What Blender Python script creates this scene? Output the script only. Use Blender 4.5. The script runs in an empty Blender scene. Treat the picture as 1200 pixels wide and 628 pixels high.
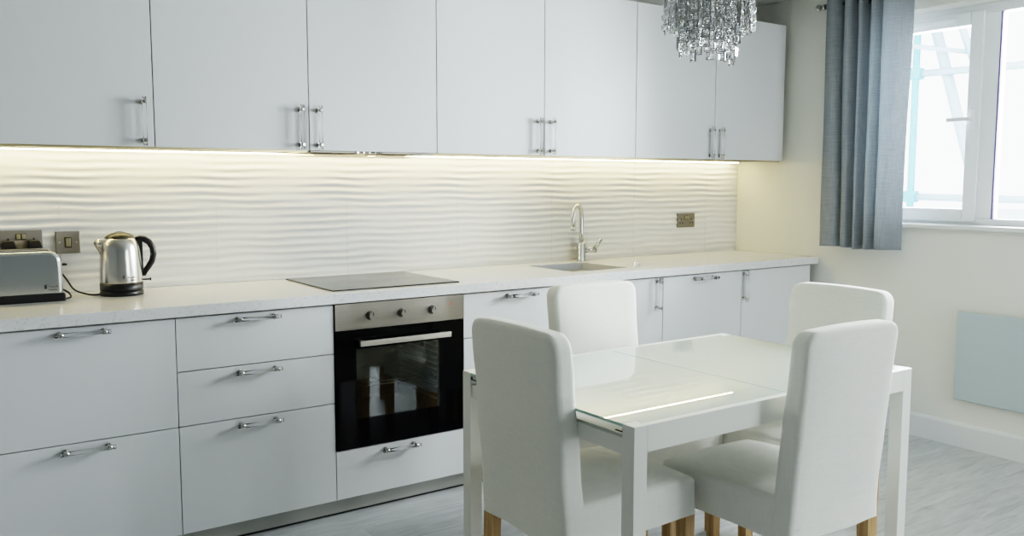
import bpy, bmesh, math, random
from mathutils import Vector, Matrix, Euler
random.seed(7)
PI = math.pi
C = bpy.context.scene.collection
scene = bpy.context.scene

# ------------------------------------------------------------------ materials
def nodes_of(name):
    m = bpy.data.materials.new(name); m.use_nodes = True
    nt = m.node_tree; b = nt.nodes['Principled BSDF']
    return m, nt, b

def mat(name, col, rough=.5, metal=0, spec=.5, coat=0, coat_rough=.05, bump=None, var=None, sheen=0, aniso=0, emit=None, trans=0, ior=1.5, alpha=1):
    """bump=(scale, strength, distance)   var=(scale, amount)"""
    m, nt, b = nodes_of(name)
    b.inputs['Base Color'].default_value = (*col, 1)
    b.inputs['Roughness'].default_value = rough
    b.inputs['Metallic'].default_value = metal
    b.inputs['Specular IOR Level'].default_value = spec
    b.inputs['IOR'].default_value = ior
    b.inputs['Coat Weight'].default_value = coat
    b.inputs['Coat Roughness'].default_value = coat_rough
    b.inputs['Transmission Weight'].default_value = trans
    b.inputs['Alpha'].default_value = alpha
    if sheen: b.inputs['Sheen Weight'].default_value = sheen
    if aniso: b.inputs['Anisotropic'].default_value = aniso
    if emit:
        b.inputs['Emission Color'].default_value = (*emit[0], 1); b.inputs['Emission Strength'].default_value = emit[1]
    tc = nt.nodes.new('ShaderNodeTexCoord')
    if var:
        n = nt.nodes.new('ShaderNodeTexNoise'); n.inputs['Scale'].default_value = var[0]; n.inputs['Detail'].default_value = 4
        nt.links.new(tc.outputs['Object'], n.inputs['Vector'])
        r = nt.nodes.new('ShaderNodeMapRange'); r.inputs['From Min'].default_value = .3; r.inputs['From Max'].default_value = .7
        r.inputs['To Min'].default_value = 1 - var[1]; r.inputs['To Max'].default_value = 1 + var[1]
        nt.links.new(n.outputs['Fac'], r.inputs['Value'])
        mx = nt.nodes.new('ShaderNodeVectorMath'); mx.operation = 'SCALE'; mx.inputs[0].default_value = col
        nt.links.new(r.outputs['Result'], mx.inputs['Scale']); nt.links.new(mx.outputs[0], b.inputs['Base Color'])
    if bump:
        n = nt.nodes.new('ShaderNodeTexNoise'); n.inputs['Scale'].default_value = bump[0]; n.inputs['Detail'].default_value = 3
        nt.links.new(tc.outputs['Object'], n.inputs['Vector'])
        bp = nt.nodes.new('ShaderNodeBump'); bp.inputs['Strength'].default_value = bump[1]; bp.inputs['Distance'].default_value = bump[2]
        nt.links.new(n.outputs['Fac'], bp.inputs['Height']); nt.links.new(bp.outputs['Normal'], b.inputs['Normal'])
    return m

def brushed(name, col, rough=.3, axis='z', scale=300):
    m, nt, b = nodes_of(name)
    b.inputs['Metallic'].default_value = 1
    tc = nt.nodes.new('ShaderNodeTexCoord'); mp = nt.nodes.new('ShaderNodeMapping')
    s = {'z': (scale, scale, 4), 'x': (4, scale, scale)}[axis]
    mp.inputs['Scale'].default_value = s
    n = nt.nodes.new('ShaderNodeTexNoise'); n.inputs['Scale'].default_value = 1; n.inputs['Detail'].default_value = 3
    nt.links.new(tc.outputs['Object'], mp.inputs[0]); nt.links.new(mp.outputs[0], n.inputs['Vector'])
    r = nt.nodes.new('ShaderNodeMapRange'); r.inputs['To Min'].default_value = rough - .08; r.inputs['To Max'].default_value = rough + .1
    nt.links.new(n.outputs['Fac'], r.inputs['Value']); nt.links.new(r.outputs['Result'], b.inputs['Roughness'])
    r2 = nt.nodes.new('ShaderNodeMapRange'); r2.inputs['To Min'].default_value = .85; r2.inputs['To Max'].default_value = 1.1
    nt.links.new(n.outputs['Fac'], r2.inputs['Value'])
    mx = nt.nodes.new('ShaderNodeVectorMath'); mx.operation = 'SCALE'; mx.inputs[0].default_value = col
    nt.links.new(r2.outputs['Result'], mx.inputs['Scale']); nt.links.new(mx.outputs[0], b.inputs['Base Color'])
    b.inputs['Anisotropic'].default_value = .4
    return m

def pane_mat(name, tint=(1, 1, 1), ior=1.45):
    """clear thin pane: see-through plus a fresnel reflection"""
    m = bpy.data.materials.new(name); m.use_nodes = True; nt = m.node_tree; nt.nodes.clear()
    out = nt.nodes.new('ShaderNodeOutputMaterial'); mix = nt.nodes.new('ShaderNodeMixShader')
    t = nt.nodes.new('ShaderNodeBsdfTransparent'); t.inputs[0].default_value = (*tint, 1)
    g = nt.nodes.new('ShaderNodeBsdfGlossy'); g.inputs['Roughness'].default_value = .01
    lw = nt.nodes.new('ShaderNodeFresnel'); lw.inputs['IOR'].default_value = ior
    nt.links.new(lw.outputs[0], mix.inputs[0]); nt.links.new(t.outputs[0], mix.inputs[1]); nt.links.new(g.outputs[0], mix.inputs[2])
    nt.links.new(mix.outputs[0], out.inputs[0]); return m

def wood_floor_mat():
    m, nt, b = nodes_of('grey wood laminate')
    N, L = nt.nodes.new, nt.links.new
    tc = N('ShaderNodeTexCoord')
    br = N('ShaderNodeTexBrick'); br.inputs['Scale'].default_value = 1
    br.inputs['Brick Width'].default_value = 1.25; br.inputs['Row Height'].default_value = .19
    br.inputs['Mortar Size'].default_value = .0012; br.inputs['Mortar Smooth'].default_value = .3
    br.inputs['Color1'].default_value = (.93, .93, .93, 1); br.inputs['Color2'].default_value = (1.07, 1.07, 1.07, 1); br.inputs['Mortar'].default_value = (.62, .62, .62, 1)
    br.offset = .37
    L(tc.outputs['Object'], br.inputs['Vector'])
    # per-row shift so that the grain breaks at each board
    mp = N('ShaderNodeMapping'); mp.inputs['Scale'].default_value = (2.0, 13, 1)
    L(tc.outputs['Object'], mp.inputs[0])
    wv = N('ShaderNodeTexNoise'); wv.inputs['Scale'].default_value = 2.2; wv.inputs['Detail'].default_value = 8; wv.inputs['Roughness'].default_value = .62; wv.inputs['Distortion'].default_value = .9
    L(mp.outputs[0], wv.inputs['Vector'])
    mp2 = N('ShaderNodeMapping'); mp2.inputs['Scale'].default_value = (3, 60, 1)
    L(tc.outputs['Object'], mp2.inputs[0])
    fn = N('ShaderNodeTexNoise'); fn.inputs['Scale'].default_value = 2; fn.inputs['Detail'].default_value = 4
    L(mp2.outputs[0], fn.inputs['Vector'])
    cr = N('ShaderNodeValToRGB')
    cr.color_ramp.elements[0].position = .3; cr.color_ramp.elements[0].color = (.40, .415, .43, 1)
    cr.color_ramp.elements[1].position = .72; cr.color_ramp.elements[1].color = (.60, .615, .63, 1)
    e = cr.color_ramp.elements.new(.5); e.color = (.52, .54, .55, 1)
    L(wv.outputs['Fac'], cr.inputs[0])
    r = N('ShaderNodeMapRange'); r.inputs['To Min'].default_value = .8; r.inputs['To Max'].default_value = 1.2
    L(fn.outputs['Fac'], r.inputs['Value'])
    s1 = N('ShaderNodeVectorMath'); s1.operation = 'SCALE'; L(cr.outputs[0], s1.inputs[0]); L(r.outputs[0], s1.inputs['Scale'])
    s2 = N('ShaderNodeVectorMath'); s2.operation = 'MULTIPLY'; L(s1.outputs[0], s2.inputs[0]); L(br.outputs['Color'], s2.inputs[1])
    L(s2.outputs[0], b.inputs['Base Color'])
    b.inputs['Roughness'].default_value = .42
    bp = N('ShaderNodeBump'); bp.inputs['Strength'].default_value = .15; bp.inputs['Distance'].default_value = .002
    L(fn.outputs['Fac'], bp.inputs['Height']); L(bp.outputs['Normal'], b.inputs['Normal'])
    return m

def worktop_mat():
    m, nt, b = nodes_of('white speckled quartz')
    N, L = nt.nodes.new, nt.links.new
    tc = N('ShaderNodeTexCoord'); v = N('ShaderNodeTexVoronoi'); v.inputs['Scale'].default_value = 260
    L(tc.outputs['Object'], v.inputs['Vector'])
    n = N('ShaderNodeTexNoise'); n.inputs['Scale'].default_value = 90; n.inputs['Detail'].default_value = 3
    L(tc.outputs['Object'], n.inputs['Vector'])
    cr = N('ShaderNodeValToRGB'); cr.color_ramp.elements[0].position = .28; cr.color_ramp.elements[0].color = (.62, .63, .64, 1)
    cr.color_ramp.elements[1].position = .45; cr.color_ramp.elements[1].color = (.76, .77, .77, 1)
    L(n.outputs['Fac'], cr.inputs[0]); L(cr.outputs[0], b.inputs['Base Color'])
    b.inputs['Roughness'].default_value = .22
    return m

def oak_mat():
    m, nt, b = nodes_of('pale oak')
    N, L = nt.nodes.new, nt.links.new
    tc = N('ShaderNodeTexCoord'); mp = N('ShaderNodeMapping'); mp.inputs['Scale'].default_value = (70, 70, 5)
    L(tc.outputs['Object'], mp.inputs[0])
    n = N('ShaderNodeTexNoise'); n.inputs['Scale'].default_value = 1; n.inputs['Detail'].default_value = 5; L(mp.outputs[0], n.inputs['Vector'])
    cr = N('ShaderNodeValToRGB'); cr.color_ramp.elements[0].position = .3; cr.color_ramp.elements[0].color = (.36, .22, .09, 1)
    cr.color_ramp.elements[1].position = .7; cr.color_ramp.elements[1].color = (.58, .39, .19, 1)
    L(n.outputs['Fac'], cr.inputs[0]); L(cr.outputs[0], b.inputs['Base Color']); b.inputs['Roughness'].default_value = .45
    return m

def linen_mat(name, c1, c2, sc=900):
    m, nt, b = nodes_of(name)
    N, L = nt.nodes.new, nt.links.new
    tc = N('ShaderNodeTexCoord')
    a = N('ShaderNodeMapping'); a.inputs['Scale'].default_value = (40, 40, sc); L(tc.outputs['Object'], a.inputs[0])
    c = N('ShaderNodeMapping'); c.inputs['Scale'].default_value = (sc, sc, 30); L(tc.outputs['Object'], c.inputs[0])
    n1 = N('ShaderNodeTexNoise'); n1.inputs['Scale'].default_value = .35; n1.inputs['Detail'].default_value = 2; L(a.outputs[0], n1.inputs['Vector'])
    n2 = N('ShaderNodeTexNoise'); n2.inputs['Scale'].default_value = .35; n2.inputs['Detail'].default_value = 2; L(c.outputs[0], n2.inputs['Vector'])
    ad = N('ShaderNodeMath'); ad.operation = 'ADD'; L(n1.outputs['Fac'], ad.inputs[0]); L(n2.outputs['Fac'], ad.inputs[1])
    r = N('ShaderNodeMapRange'); r.inputs['From Min'].default_value = .7; r.inputs['From Max'].default_value = 1.3; L(ad.outputs[0], r.inputs['Value'])
    mx = N('ShaderNodeMix'); mx.data_type = 'RGBA'; L(r.outputs[0], mx.inputs[0])
    mx.inputs[6].default_value = (*c1, 1); mx.inputs[7].default_value = (*c2, 1)
    L(mx.outputs[2], b.inputs['Base Color']); b.inputs['Roughness'].default_value = .9; b.inputs['Specular IOR Level'].default_value = .15
    bp = N('ShaderNodeBump'); bp.inputs['Strength'].default_value = .25; bp.inputs['Distance'].default_value = .0008
    L(ad.outputs[0], bp.inputs['Height']); L(bp.outputs['Normal'], b.inputs['Normal'])
    return m

M = {}
M['cab'] = mat('white cabinet lacquer', (.73, .75, .76), .34, var=(1.5, .01))
M['carcass'] = mat('melamine with gap shade', (.52, .51, .48), .5)  # shade of the gaps between fronts is put into this darker colour
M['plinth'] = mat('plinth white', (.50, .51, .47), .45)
M['wall'] = mat('painted wall', (.80, .80, .745), .85, bump=(180, .05, .001))
M['ceil'] = mat('ceiling paint', (.62, .63, .59), .9)  # unseen ceiling, colour lowered to cut bounced light
M['wall2'] = mat('wall darkened to cut bounce', (.36, .38, .385), .85)  # for the unseen walls, made dark to reduce bounce on the left
M['floor'] = wood_floor_mat()
M['tile'] = mat('glazed white tile', (.78, .78, .745), .28)
M['grout'] = mat('grout', (.70, .71, .70), .6)
M['top'] = worktop_mat()
M['oak'] = oak_mat()
M['chrome'] = mat('chrome', (.62, .62, .60), .13, 1)
M['bright_chrome'] = mat('bright chrome', (.82, .82, .82), .08, 1)
M['chain'] = mat('chandelier chrome', (.52, .53, .54), .15, 1)
M['steel'] = brushed('brushed steel', (.33, .31, .285), .34, 'x')
M['steel_v'] = mat('satin steel kettle', (.66, .64, .60), .23, 1)
M['plate'] = brushed('brushed nickel plate', (.27, .25, .215), .42, 'x')
M['sinksteel'] = mat('sink steel', (.58, .56, .50), .3, 1)
M['black'] = mat('black plastic', (.012, .012, .013), .35)
M['rubber'] = mat('black rubber', (.01, .01, .01), .6)
M['blackglass'] = mat('black oven glass', (.003, .003, .004), .05, spec=.12)
M['hobglass'] = mat('black ceramic glass', (.008, .009, .010), .12, spec=.5)
M['cavity'] = mat('oven cavity enamel', (.075, .10, .095), .35)
M['ovenpane'] = pane_mat('oven window pane', (.75, .8, .8), 1.75)
M['acrylic'] = mat('clear acrylic', (1, 1, 1), .02, trans=1, ior=1.2)
M['crystal'] = mat('crystal', (1, 1, 1), .0, trans=1, ior=1.42)
M['tablewhite'] = mat('white table lacquer', (.80, .81, .76), .3)
M['tableglass'] = mat('white backed glass', (.56, .655, .62), .35, coat=1, coat_rough=.0, spec=.5)
M['tableglass'].node_tree.nodes['Principled BSDF'].inputs['Coat IOR'].default_value = 1.95
M['glassedge'] = mat('green glass edge', (.45, .66, .60), .15)
M['cover'] = linen_mat('white cotton cover', (.80, .80, .745), (.87, .87, .82), 1400)
M['curtain'] = linen_mat('grey linen', (.22, .242, .262), (.43, .462, .492), 1800)
_nt = M['curtain'].node_tree; _b = _nt.nodes['Principled BSDF']; _t = _nt.nodes.new('ShaderNodeBsdfTranslucent'); _m = _nt.nodes.new('ShaderNodeMixShader'); _m.inputs[0].default_value = .22
_t.inputs[0].default_value = (.55, .61, .65, 1)
_nt.links.new(_b.outputs[0], _m.inputs[1]); _nt.links.new(_t.outputs[0], _m.inputs[2]); _nt.links.new(_m.outputs[0], _nt.nodes['Material Output'].inputs[0])
M['upvc'] = mat('white upvc', (.88, .91, .93), .3)
M['gasket'] = mat('purple grey gasket', (.12, .10, .32), .5)
M['pane'] = pane_mat('window glass')
M['heater'] = mat('pale blue glass', (.50, .59, .61), .12, coat=.5)
M['led'] = mat('warm led diffuser', (1, 1, 1), .5, emit=((1, .80, .38), 44))
M['alu'] = mat('aluminium', (.6, .58, .52), .35, 1)
M['ink'] = mat('dark print', (.03, .03, .035), .5)
M['red'] = mat('red indicator', (.5, .02, .02), .4, emit=((1, .05, .03), .6))
M['amber'] = mat('brass rocker', (.36, .32, .20), .35, .5)
M['lid'] = mat('smoked lid', (.05, .04, .02), .28, spec=.5)
M['strip'] = mat('edge strip with led glow tint', (.50, .43, .27), .3, .8)  # gold tint stands in for warm LED light on the cabinet edge
M['scaff'] = mat('pale blue scaffold tube', (.12, .34, .42), .6)
M['scaff2'] = mat('grey scaffold tube', (.28, .38, .45), .6)
M['whiteout'] = mat('white sheeting', (.5, .6, .68), .8)
M['base'] = mat('skirting white', (.76, .785, .79), .4)

# ------------------------------------------------------------------ builders
class MB:
    def __init__(s): s.bm = bmesh.new(); s.mi = 0
    def m(s, i): s.mi = i; return s
    def _mark(s, n0):
        s.bm.faces.ensure_lookup_table()
        for f in s.bm.faces[n0:]: f.material_index = s.mi
    def box(s, x0, x1, y0, y1, z0, z1, bev=0, seg=1):
        n0 = len(s.bm.faces)
        vs = [s.bm.verts.new((x, y, z)) for x in (x0, x1) for y in (y0, y1) for z in (z0, z1)]
        F = [(0, 1, 3, 2), (4, 6, 7, 5), (0, 4, 5, 1), (2, 3, 7, 6), (0, 2, 6, 4), (1, 5, 7, 3)]
        fs = [s.bm.faces.new([vs[i] for i in f]) for f in F]
        for f in fs: f.material_index = s.mi
        if bev:
            es = list({e for f in fs for e in f.edges})
            r = bmesh.ops.bevel(s.bm, geom=es, offset=bev, segments=seg, affect='EDGES', profile=.5)
            for f in r['faces']: f.material_index = s.mi
        return s
    def cyl(s, p0, p1, r0, r1=None, n=20, caps=True):
        r1 = r0 if r1 is None else r1
        p0, p1 = Vector(p0), Vector(p1); d = (p1 - p0).normalized()
        a = d.orthogonal().normalized(); b = d.cross(a)
        A = [s.bm.verts.new(p0 + (a * math.cos(2 * PI * i / n) + b * math.sin(2 * PI * i / n)) * r0) for i in range(n)]
        B = [s.bm.verts.new(p1 + (a * math.cos(2 * PI * i / n) + b * math.sin(2 * PI * i / n)) * r1) for i in range(n)]
        for i in range(n):
            f = s.bm.faces.new((A[i], A[(i + 1) % n], B[(i + 1) % n], B[i])); f.smooth = True; f.material_index = s.mi
        if caps:
            f = s.bm.faces.new(A[::-1]); f.material_index = s.mi
            f = s.bm.faces.new(B); f.material_index = s.mi
        return s
    def tube(s, pts, r, n=12, caps=True):
        """r: number or list"""
        P = [Vector(p) for p in pts]; rs = r if isinstance(r, (list, tuple)) else [r] * len(P)
        prev = None; rings = []
        up = None
        for i, p in enumerate(P):
            d = (P[min(i + 1, len(P) - 1)] - P[max(i - 1, 0)]).normalized()
            if up is None: up = d.orthogonal().normalized()
            up = (up - d * up.dot(d)).normalized(); b = d.cross(up)
            rings.append([s.bm.verts.new(p + (up * math.cos(2 * PI * k / n) + b * math.sin(2 * PI * k / n)) * rs[i]) for k in range(n)])
        for A, B in zip(rings, rings[1:]):
            for k in range(n):
                f = s.bm.faces.new((A[k], A[(k + 1) % n], B[(k + 1) % n], B[k])); f.smooth = True; f.material_index = s.mi
        if caps:
            for R_ in (rings[0][::-1], rings[-1]):
                f = s.bm.faces.new(R_); f.material_index = s.mi
        return s
    def lathe(s, prof, c=(0, 0, 0), n=40, sx=1, sy=1):
        """prof list of (r,z)"""
        rings = []
        for r, z in prof:
            if r < 1e-6: rings.append([s.bm.verts.new((c[0], c[1], c[2] + z))])
            else: rings.append([s.bm.verts.new((c[0] + r * sx * math.cos(2 * PI * k / n), c[1] + r * sy * math.sin(2 * PI * k / n), c[2] + z)) for k in range(n)])
        for A, B in zip(rings, rings[1:]):
            for k in range(n):
                q = (k + 1) % n
                if len(A) == 1 and len(B) == 1: continue
                if len(A) == 1: vs = (A[0], B[k], B[q])
                elif len(B) == 1: vs = (A[k], A[q], B[0])
                else: vs = (A[k], A[q], B[q], B[k])
                f = s.bm.faces.new(vs); f.smooth = True; f.material_index = s.mi
        return s
    def prism(s, poly, z0, z1, axis='z'):
        """polygon in plane, extruded along axis. axis z: (x,y); y: (x,z); x: (y,z)"""
        def P(a, b, c):
            return {'z': (a, b, c), 'y': (a, c, b), 'x': (c, a, b)}[axis]
        A = [s.bm.verts.new(P(a, b, z0)) for a, b in poly]; B = [s.bm.verts.new(P(a, b, z1)) for a, b in poly]
        n = len(poly)
        fs = [s.bm.faces.new(A), s.bm.faces.new(B[::-1])]
        for i in range(n): fs.append(s.bm.faces.new((A[i], B[i], B[(i + 1) % n], A[(i + 1) % n])))
        for f in fs: f.material_index = s.mi
        return s
    def build(s, name, mats, parent=None, smooth=None, loc=None):
        bmesh.ops.recalc_face_normals(s.bm, faces=s.bm.faces)
        me = bpy.data.meshes.new(name); s.bm.to_mesh(me); s.bm.free()
        for mm in (mats if isinstance(mats, (list, tuple)) else [mats]): me.materials.append(mm)
        if smooth is not None:
            me.polygons.foreach_set('use_smooth', [smooth] * len(me.polygons))
        o = bpy.data.objects.new(name, me); C.objects.link(o)
        if loc: o.location = loc
        if parent: o.parent = parent
        return o

def empty(name, loc=(0, 0, 0), rz=0, label=None, cat=None, group=None, kind=None):
    o = bpy.data.objects.new(name, None); o.empty_display_size = .05; C.objects.link(o)
    o.location = loc; o.rotation_euler = (0, 0, rz)
    return tag(o, label, cat, group, kind)
def tag(o, label=None, cat=None, group=None, kind=None):
    if label: o['label'] = label
    if cat: o['category'] = cat
    if group: o['group'] = group
    if kind: o['kind'] = kind
    return o
def copy_tree(o, parent=None):
    c = o.copy(); C.objects.link(c)
    if parent: c.parent = parent
    for ch in list(o.children): copy_tree(ch, c)
    return c
def smooth_angle(o, deg=35):
    me = o.data
    me.polygons.foreach_set('use_smooth', [True] * len(me.polygons))
    me.set_sharp_from_angle(angle=math.radians(deg))
    return o
def bevelmod(o, w, seg=2):
    b = o.modifiers.new('bevel', 'BEVEL'); b.width = w; b.segments = seg; b.limit_method = 'ANGLE'; b.angle_limit = math.radians(40)
    return o
def text_mesh(body, size, name, m, parent, matrix, ext=.0003):
    cu = bpy.data.curves.new(name, 'FONT'); cu.body = body; cu.size = size; cu.extrude = ext
    t = bpy.data.objects.new(name, cu); C.objects.link(t)
    dg = bpy.context.evaluated_depsgraph_get(); me = bpy.data.meshes.new_from_object(t.evaluated_get(dg))
    bpy.data.objects.remove(t)
    o = bpy.data.objects.new(name, me); C.objects.link(o); me.materials.clear(); me.materials.append(m)
    o.parent = parent; o.matrix_local = matrix
    return o

# ------------------------------------------------------------------ dimensions
XR = 4.254          # window wall
XL = -2.3           # left wall
YF = -5.3           # wall behind the camera
ZC = 2.44           # ceiling
FY = -.62           # base cabinet fronts
UY = -.39           # wall cabinet fronts
UZ0, UZ1 = 1.486, 2.285
UX = .608

# ------------------------------------------------------------------ room shell
tag(MB().box(XL - .15, XR + .3, YF - .15, .15, -.12, 0).build('floor', M['floor']), kind='structure')
tag(MB().box(XL - .15, XR + .3, YF - .15, .15, ZC, ZC + .12).build('ceiling', M['ceil']), kind='structure')
tag(MB().box(XL - .15, XR + .3, 0, .15, 0, ZC).build('wall_back', M['wall']), kind='structure')
tag(MB().box(XL - .15, XL, YF, 0, 0, ZC).build('wall_left', M['wall2']), kind='structure')
# window wall with one opening
WY0, WY1, WZ0, WZ1 = -2.78, -.86, 1.118, 2.262
b = MB()
b.box(XR, XR + .3, WY1, 0, 0, ZC).box(XR, XR + .3, YF, WY0, 0, ZC).box(XR, XR + .3, WY0, WY1, 0, WZ0).box(XR, XR + .3, WY0, WY1, WZ1, ZC)
tag(b.build('wall_right', M['wall']), kind='structure')
# wall behind the camera with a garden door opening
DX0, DX1, DZ1 = 2.65, 3.95, 2.12
b = MB()
b.box(XL, DX0, YF - .15, YF, 0, ZC).box(DX1, XR, YF - .15, YF, 0, ZC).box(DX0, DX1, YF - .15, YF, DZ1, ZC)
tag(b.build('wall_front', M['wall2']), kind='structure')
def skirting(name, poly, z0, z1, ax):
    return tag(MB().prism(poly, z0, z1, ax).build(name, M['base']), kind='structure')
skirting('baseboard_right', [(XR - .018, 0), (XR, 0), (XR, .125), (XR - .010, .125), (XR - .014, .118), (XR - .018, .112)], YF, -.64, 'y')
skirting('baseboard_left', [(XL, 0), (XL + .018, 0), (XL + .018, .112), (XL + .010, .125), (XL, .125)], YF, 0, 'y')
b = MB().box(XL + .02, DX0 - .06, YF, YF + .018, 0, .125).box(DX1 + .06, XR - .02, YF, YF + .018, 0, .125)
tag(b.build('baseboard_front', M['base']), kind='structure')

# garden door (behind the camera)
dr = empty('door_1', ((DX0 + DX1) / 2, YF - .08, 0), kind='structure')
b = MB(); w = (DX1 - DX0) / 2
b.box(-w, -w + .07, -.04, .04, 0, DZ1).box(w - .07, w, -.04, .04, 0, DZ1).box(-w + .07, w - .07, -.04, .04, DZ1 - .07, DZ1).box(-w + .07, w - .07, -.04, .04, 0, .06)
b.build('door_frame', M['upvc'], dr)
for sgn in (-1, 1):
    b = MB(); a0, a1 = (-w + .075, -.005) if sgn < 0 else (.005, w - .075)
    b.box(a0, a0 + .09, -.03, .03, .065, DZ1 - .075).box(a1 - .09, a1, -.03, .03, .065, DZ1 - .075)
    b.box(a0 + .09, a1 - .09, -.03, .03, .065, .20).box(a0 + .09, a1 - .09, -.03, .03, DZ1 - .165, DZ1 - .075)
    lf = b.build('door_leaf', M['upvc'], dr)
    MB().box(a0 + .09, a1 - .09, -.006, .006, .20, DZ1 - .165).build('pane', M['pane'], lf)
    hx = -.05 if sgn < 0 else .05
    MB().box(hx - .014, hx + .014, .03, .037, .95, 1.17, .003).cyl((hx, .037, 1.06), (hx, .075, 1.06), .009).box(hx - (.11 if sgn < 0 else .01), hx + (.01 if sgn < 0 else .11), .066, .08, 1.05, 1.07, .004).build('door_handle', M['chrome'], lf)

# ------------------------------------------------------------------ window
win = empty('window_1', (XR, (WY0 + WY1) / 2, WZ0), kind='structure')
wy = lambda y: y - (WY0 + WY1) / 2
wz = lambda z: z - WZ0
FX = .135            # frame face depth inside the reveal
b = MB()
yo0, yo1 = wy(WY0), wy(WY1)
H = WZ1 - WZ0
b.box(FX, FX + .07, yo1 - .055, yo1, 0.02, H).box(FX, FX + .07, yo0, yo0 + .055, 0.02, H)
b.box(FX, FX + .07, yo0 + .055, yo1 - .055, H - .05, H).box(FX, FX + .07, yo0 + .055, yo1 - .055, 0.02, .055)
m1, m2 = wy(-1.512), wy(-2.12)      # mullion centres
for mc in (m1, m2): b.box(FX, FX + .07, mc - .038, mc + .038, .055, H - .05)
bevelmod(b.build('window_frame', M['upvc'], win), .004)
def sash(y0, y1, handle_left=False):
    z0, z1 = .035, H - .032
    b = MB(); x0, x1 = FX - .016, FX + .05
    fw = .068
    b.box(x0, x1, y0, y0 + fw, z0, z1).box(x0, x1, y1 - fw, y1, z0, z1).box(x0, x1, y0 + fw, y1 - fw, z0, z0 + fw).box(x0, x1, y0 + fw, y1 - fw, z1 - fw, z1)
    s_ = bevelmod(b.build('sash', M['upvc'], win), .005)
    MB().box(x0 + .02, x0 + .026, y0 + fw, y1 - fw, z0 + fw, z1 - fw).build('pane', M['pane'], s_)
    return s_, x0, z0 + fw, z1 - fw
s1_, sx0, gz0, gz1 = sash(wy(-1.474), yo1 - .04)
hy = wy(-1.440)
hz = wz(1.682)
b = MB(); b.box(sx0 - .010, sx0, hy - .014, hy + .014, hz - .055, hz + .055, .004, 2)
b.cyl((sx0 - .01, hy, hz), (sx0 - .04, hy, hz), .010)
b.box(sx0 - .05, sx0 - .034, hy - .012, hy + .115, hz - .011, hz + .011, .005, 2)
b.build('window_handle', M['upvc'], s1_)
# trickle vent on the sash top rail
b = MB(); b.box(sx0 - .012, sx0, wy(-1.33), wy(-.98), gz1 + .018, gz1 + .046, .006, 2); b.build('trickle_vent', M['upvc'], s1_)
# centre fixed light and far sash
b = MB()
for (a0, a1) in ((m2 + .038, m1 - .038),):
    b.box(FX + .018, FX + .024, a0 - .002, a1 + .002, .05, H - .045)
b.build('pane', M['pane'], win)
MB().box(FX + .001, FX + .017, m1 - .046, m1 - .038, .055, H - .05).build('gasket', M['gasket'], win)
sash(yo0 + .04, m2 - .03)
# sill board
b = MB(); b.box(-.028, FX + .01, yo0 - .0, yo1 + .0, 0, .022, .004, 2)
b.box(-.028, 0, yo0 - .04, yo0, 0, .022).box(-.028, 0, yo1, yo1 + .04, 0, .022)
b.build('window_sill', M['base'], win)
# ------------------------------------------------------------------ scaffolding outside
sc = empty('scaffolding', (5.6, -.8, -.5), 0, 'pale blue tubular scaffolding standing outside behind the window', 'scaffolding')
def sct(name, p0, p1, r, m_): 
    o = Vector((5.6, -.8, -.5)); return MB().cyl(Vector(p0) - o, Vector(p1) - o, r, n=14).build(name, m_, sc)
sct('upright_tube', (5.6, -.392, -.5), (5.6, -.392, 3.4), .024, M['scaff'])
sct('upright_tube', (5.6, -2.6, -.5), (5.6, -2.6, 3.4), .024, M['scaff'])
sct('ledger_tube', (5.62, .6, 2.115), (5.62, -3.4, 2.055), .024, M['scaff2'])
sct('ledger_tube', (5.62, .6, 1.27), (5.62, -3.4, 1.225), .024, M['scaff2'])
sct('brace_tube', (5.66, -.44, 2.55), (5.66, -.84, 1.22), .035, M['scaff2'])
sct('brace_tube', (5.70, -.50, 2.75), (5.70, -.76, 2.09), .024, M['scaff2'])
sct('putlog_tube', (5.3, -.50, 2.25), (5.9, -.78, 2.21), .016, M['scaff2'])
for z in (2.1, 1.26):
    o = Vector((5.6, -.8, -.5))
    MB().box(5.575 - 5.6, 5.65 - 5.6, -.43 + .8, -.35 + .8, z - .04 + .5, z + .04 + .5, .01, 2).build('coupler', M['scaff'], sc)
MB().box(.05, 1.2, -2.6, 1.4, 1.615, 1.655).build('scaffold_board', M['whiteout'], sc)

# ------------------------------------------------------------------ acrylic bar handle
def bar_handle(parent, c, length=.17, span=.134, vertical=True, yf=FY):
    """c centre on the front plane (x,z), relative to parent at origin of world x"""
    x, z = c; st = .030; r = .0075
    b = MB()
    d = (0, 1) if vertical else (1, 0)
    P = lambda t, y: (x + d[0] * t, y, z + d[1] * t)
    b.m(0).cyl(P(-length / 2, yf - st), P(length / 2, yf - st), r, n=16)
    for s_ in (-1, 1):
        t = s_ * span / 2
        b.m(1).cyl(P(t, yf), P(t, yf - st + r * .6), .0065, n=16)
        b.cyl(P(t, yf - .0005), P(t, yf - .004), .0095, n=16)
        b.cyl(P(t - .0075, yf - st), P(t + .0075, yf - st), .0092, n=16)
        b.cyl(P(t, yf - st - .008), P(t, yf - st - .0125), .0048, n=12)
    b.m(2)
    for s_ in (-1, 1):
        t = s_ * (length / 2 - .001)
        b.cyl(P(t, yf - st), P(t + s_ * .002, yf - st), r * 1.0, n=16)
    return b.build('handle', [M['acrylic'], M['chrome'], M['acrylic']], parent)

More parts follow.
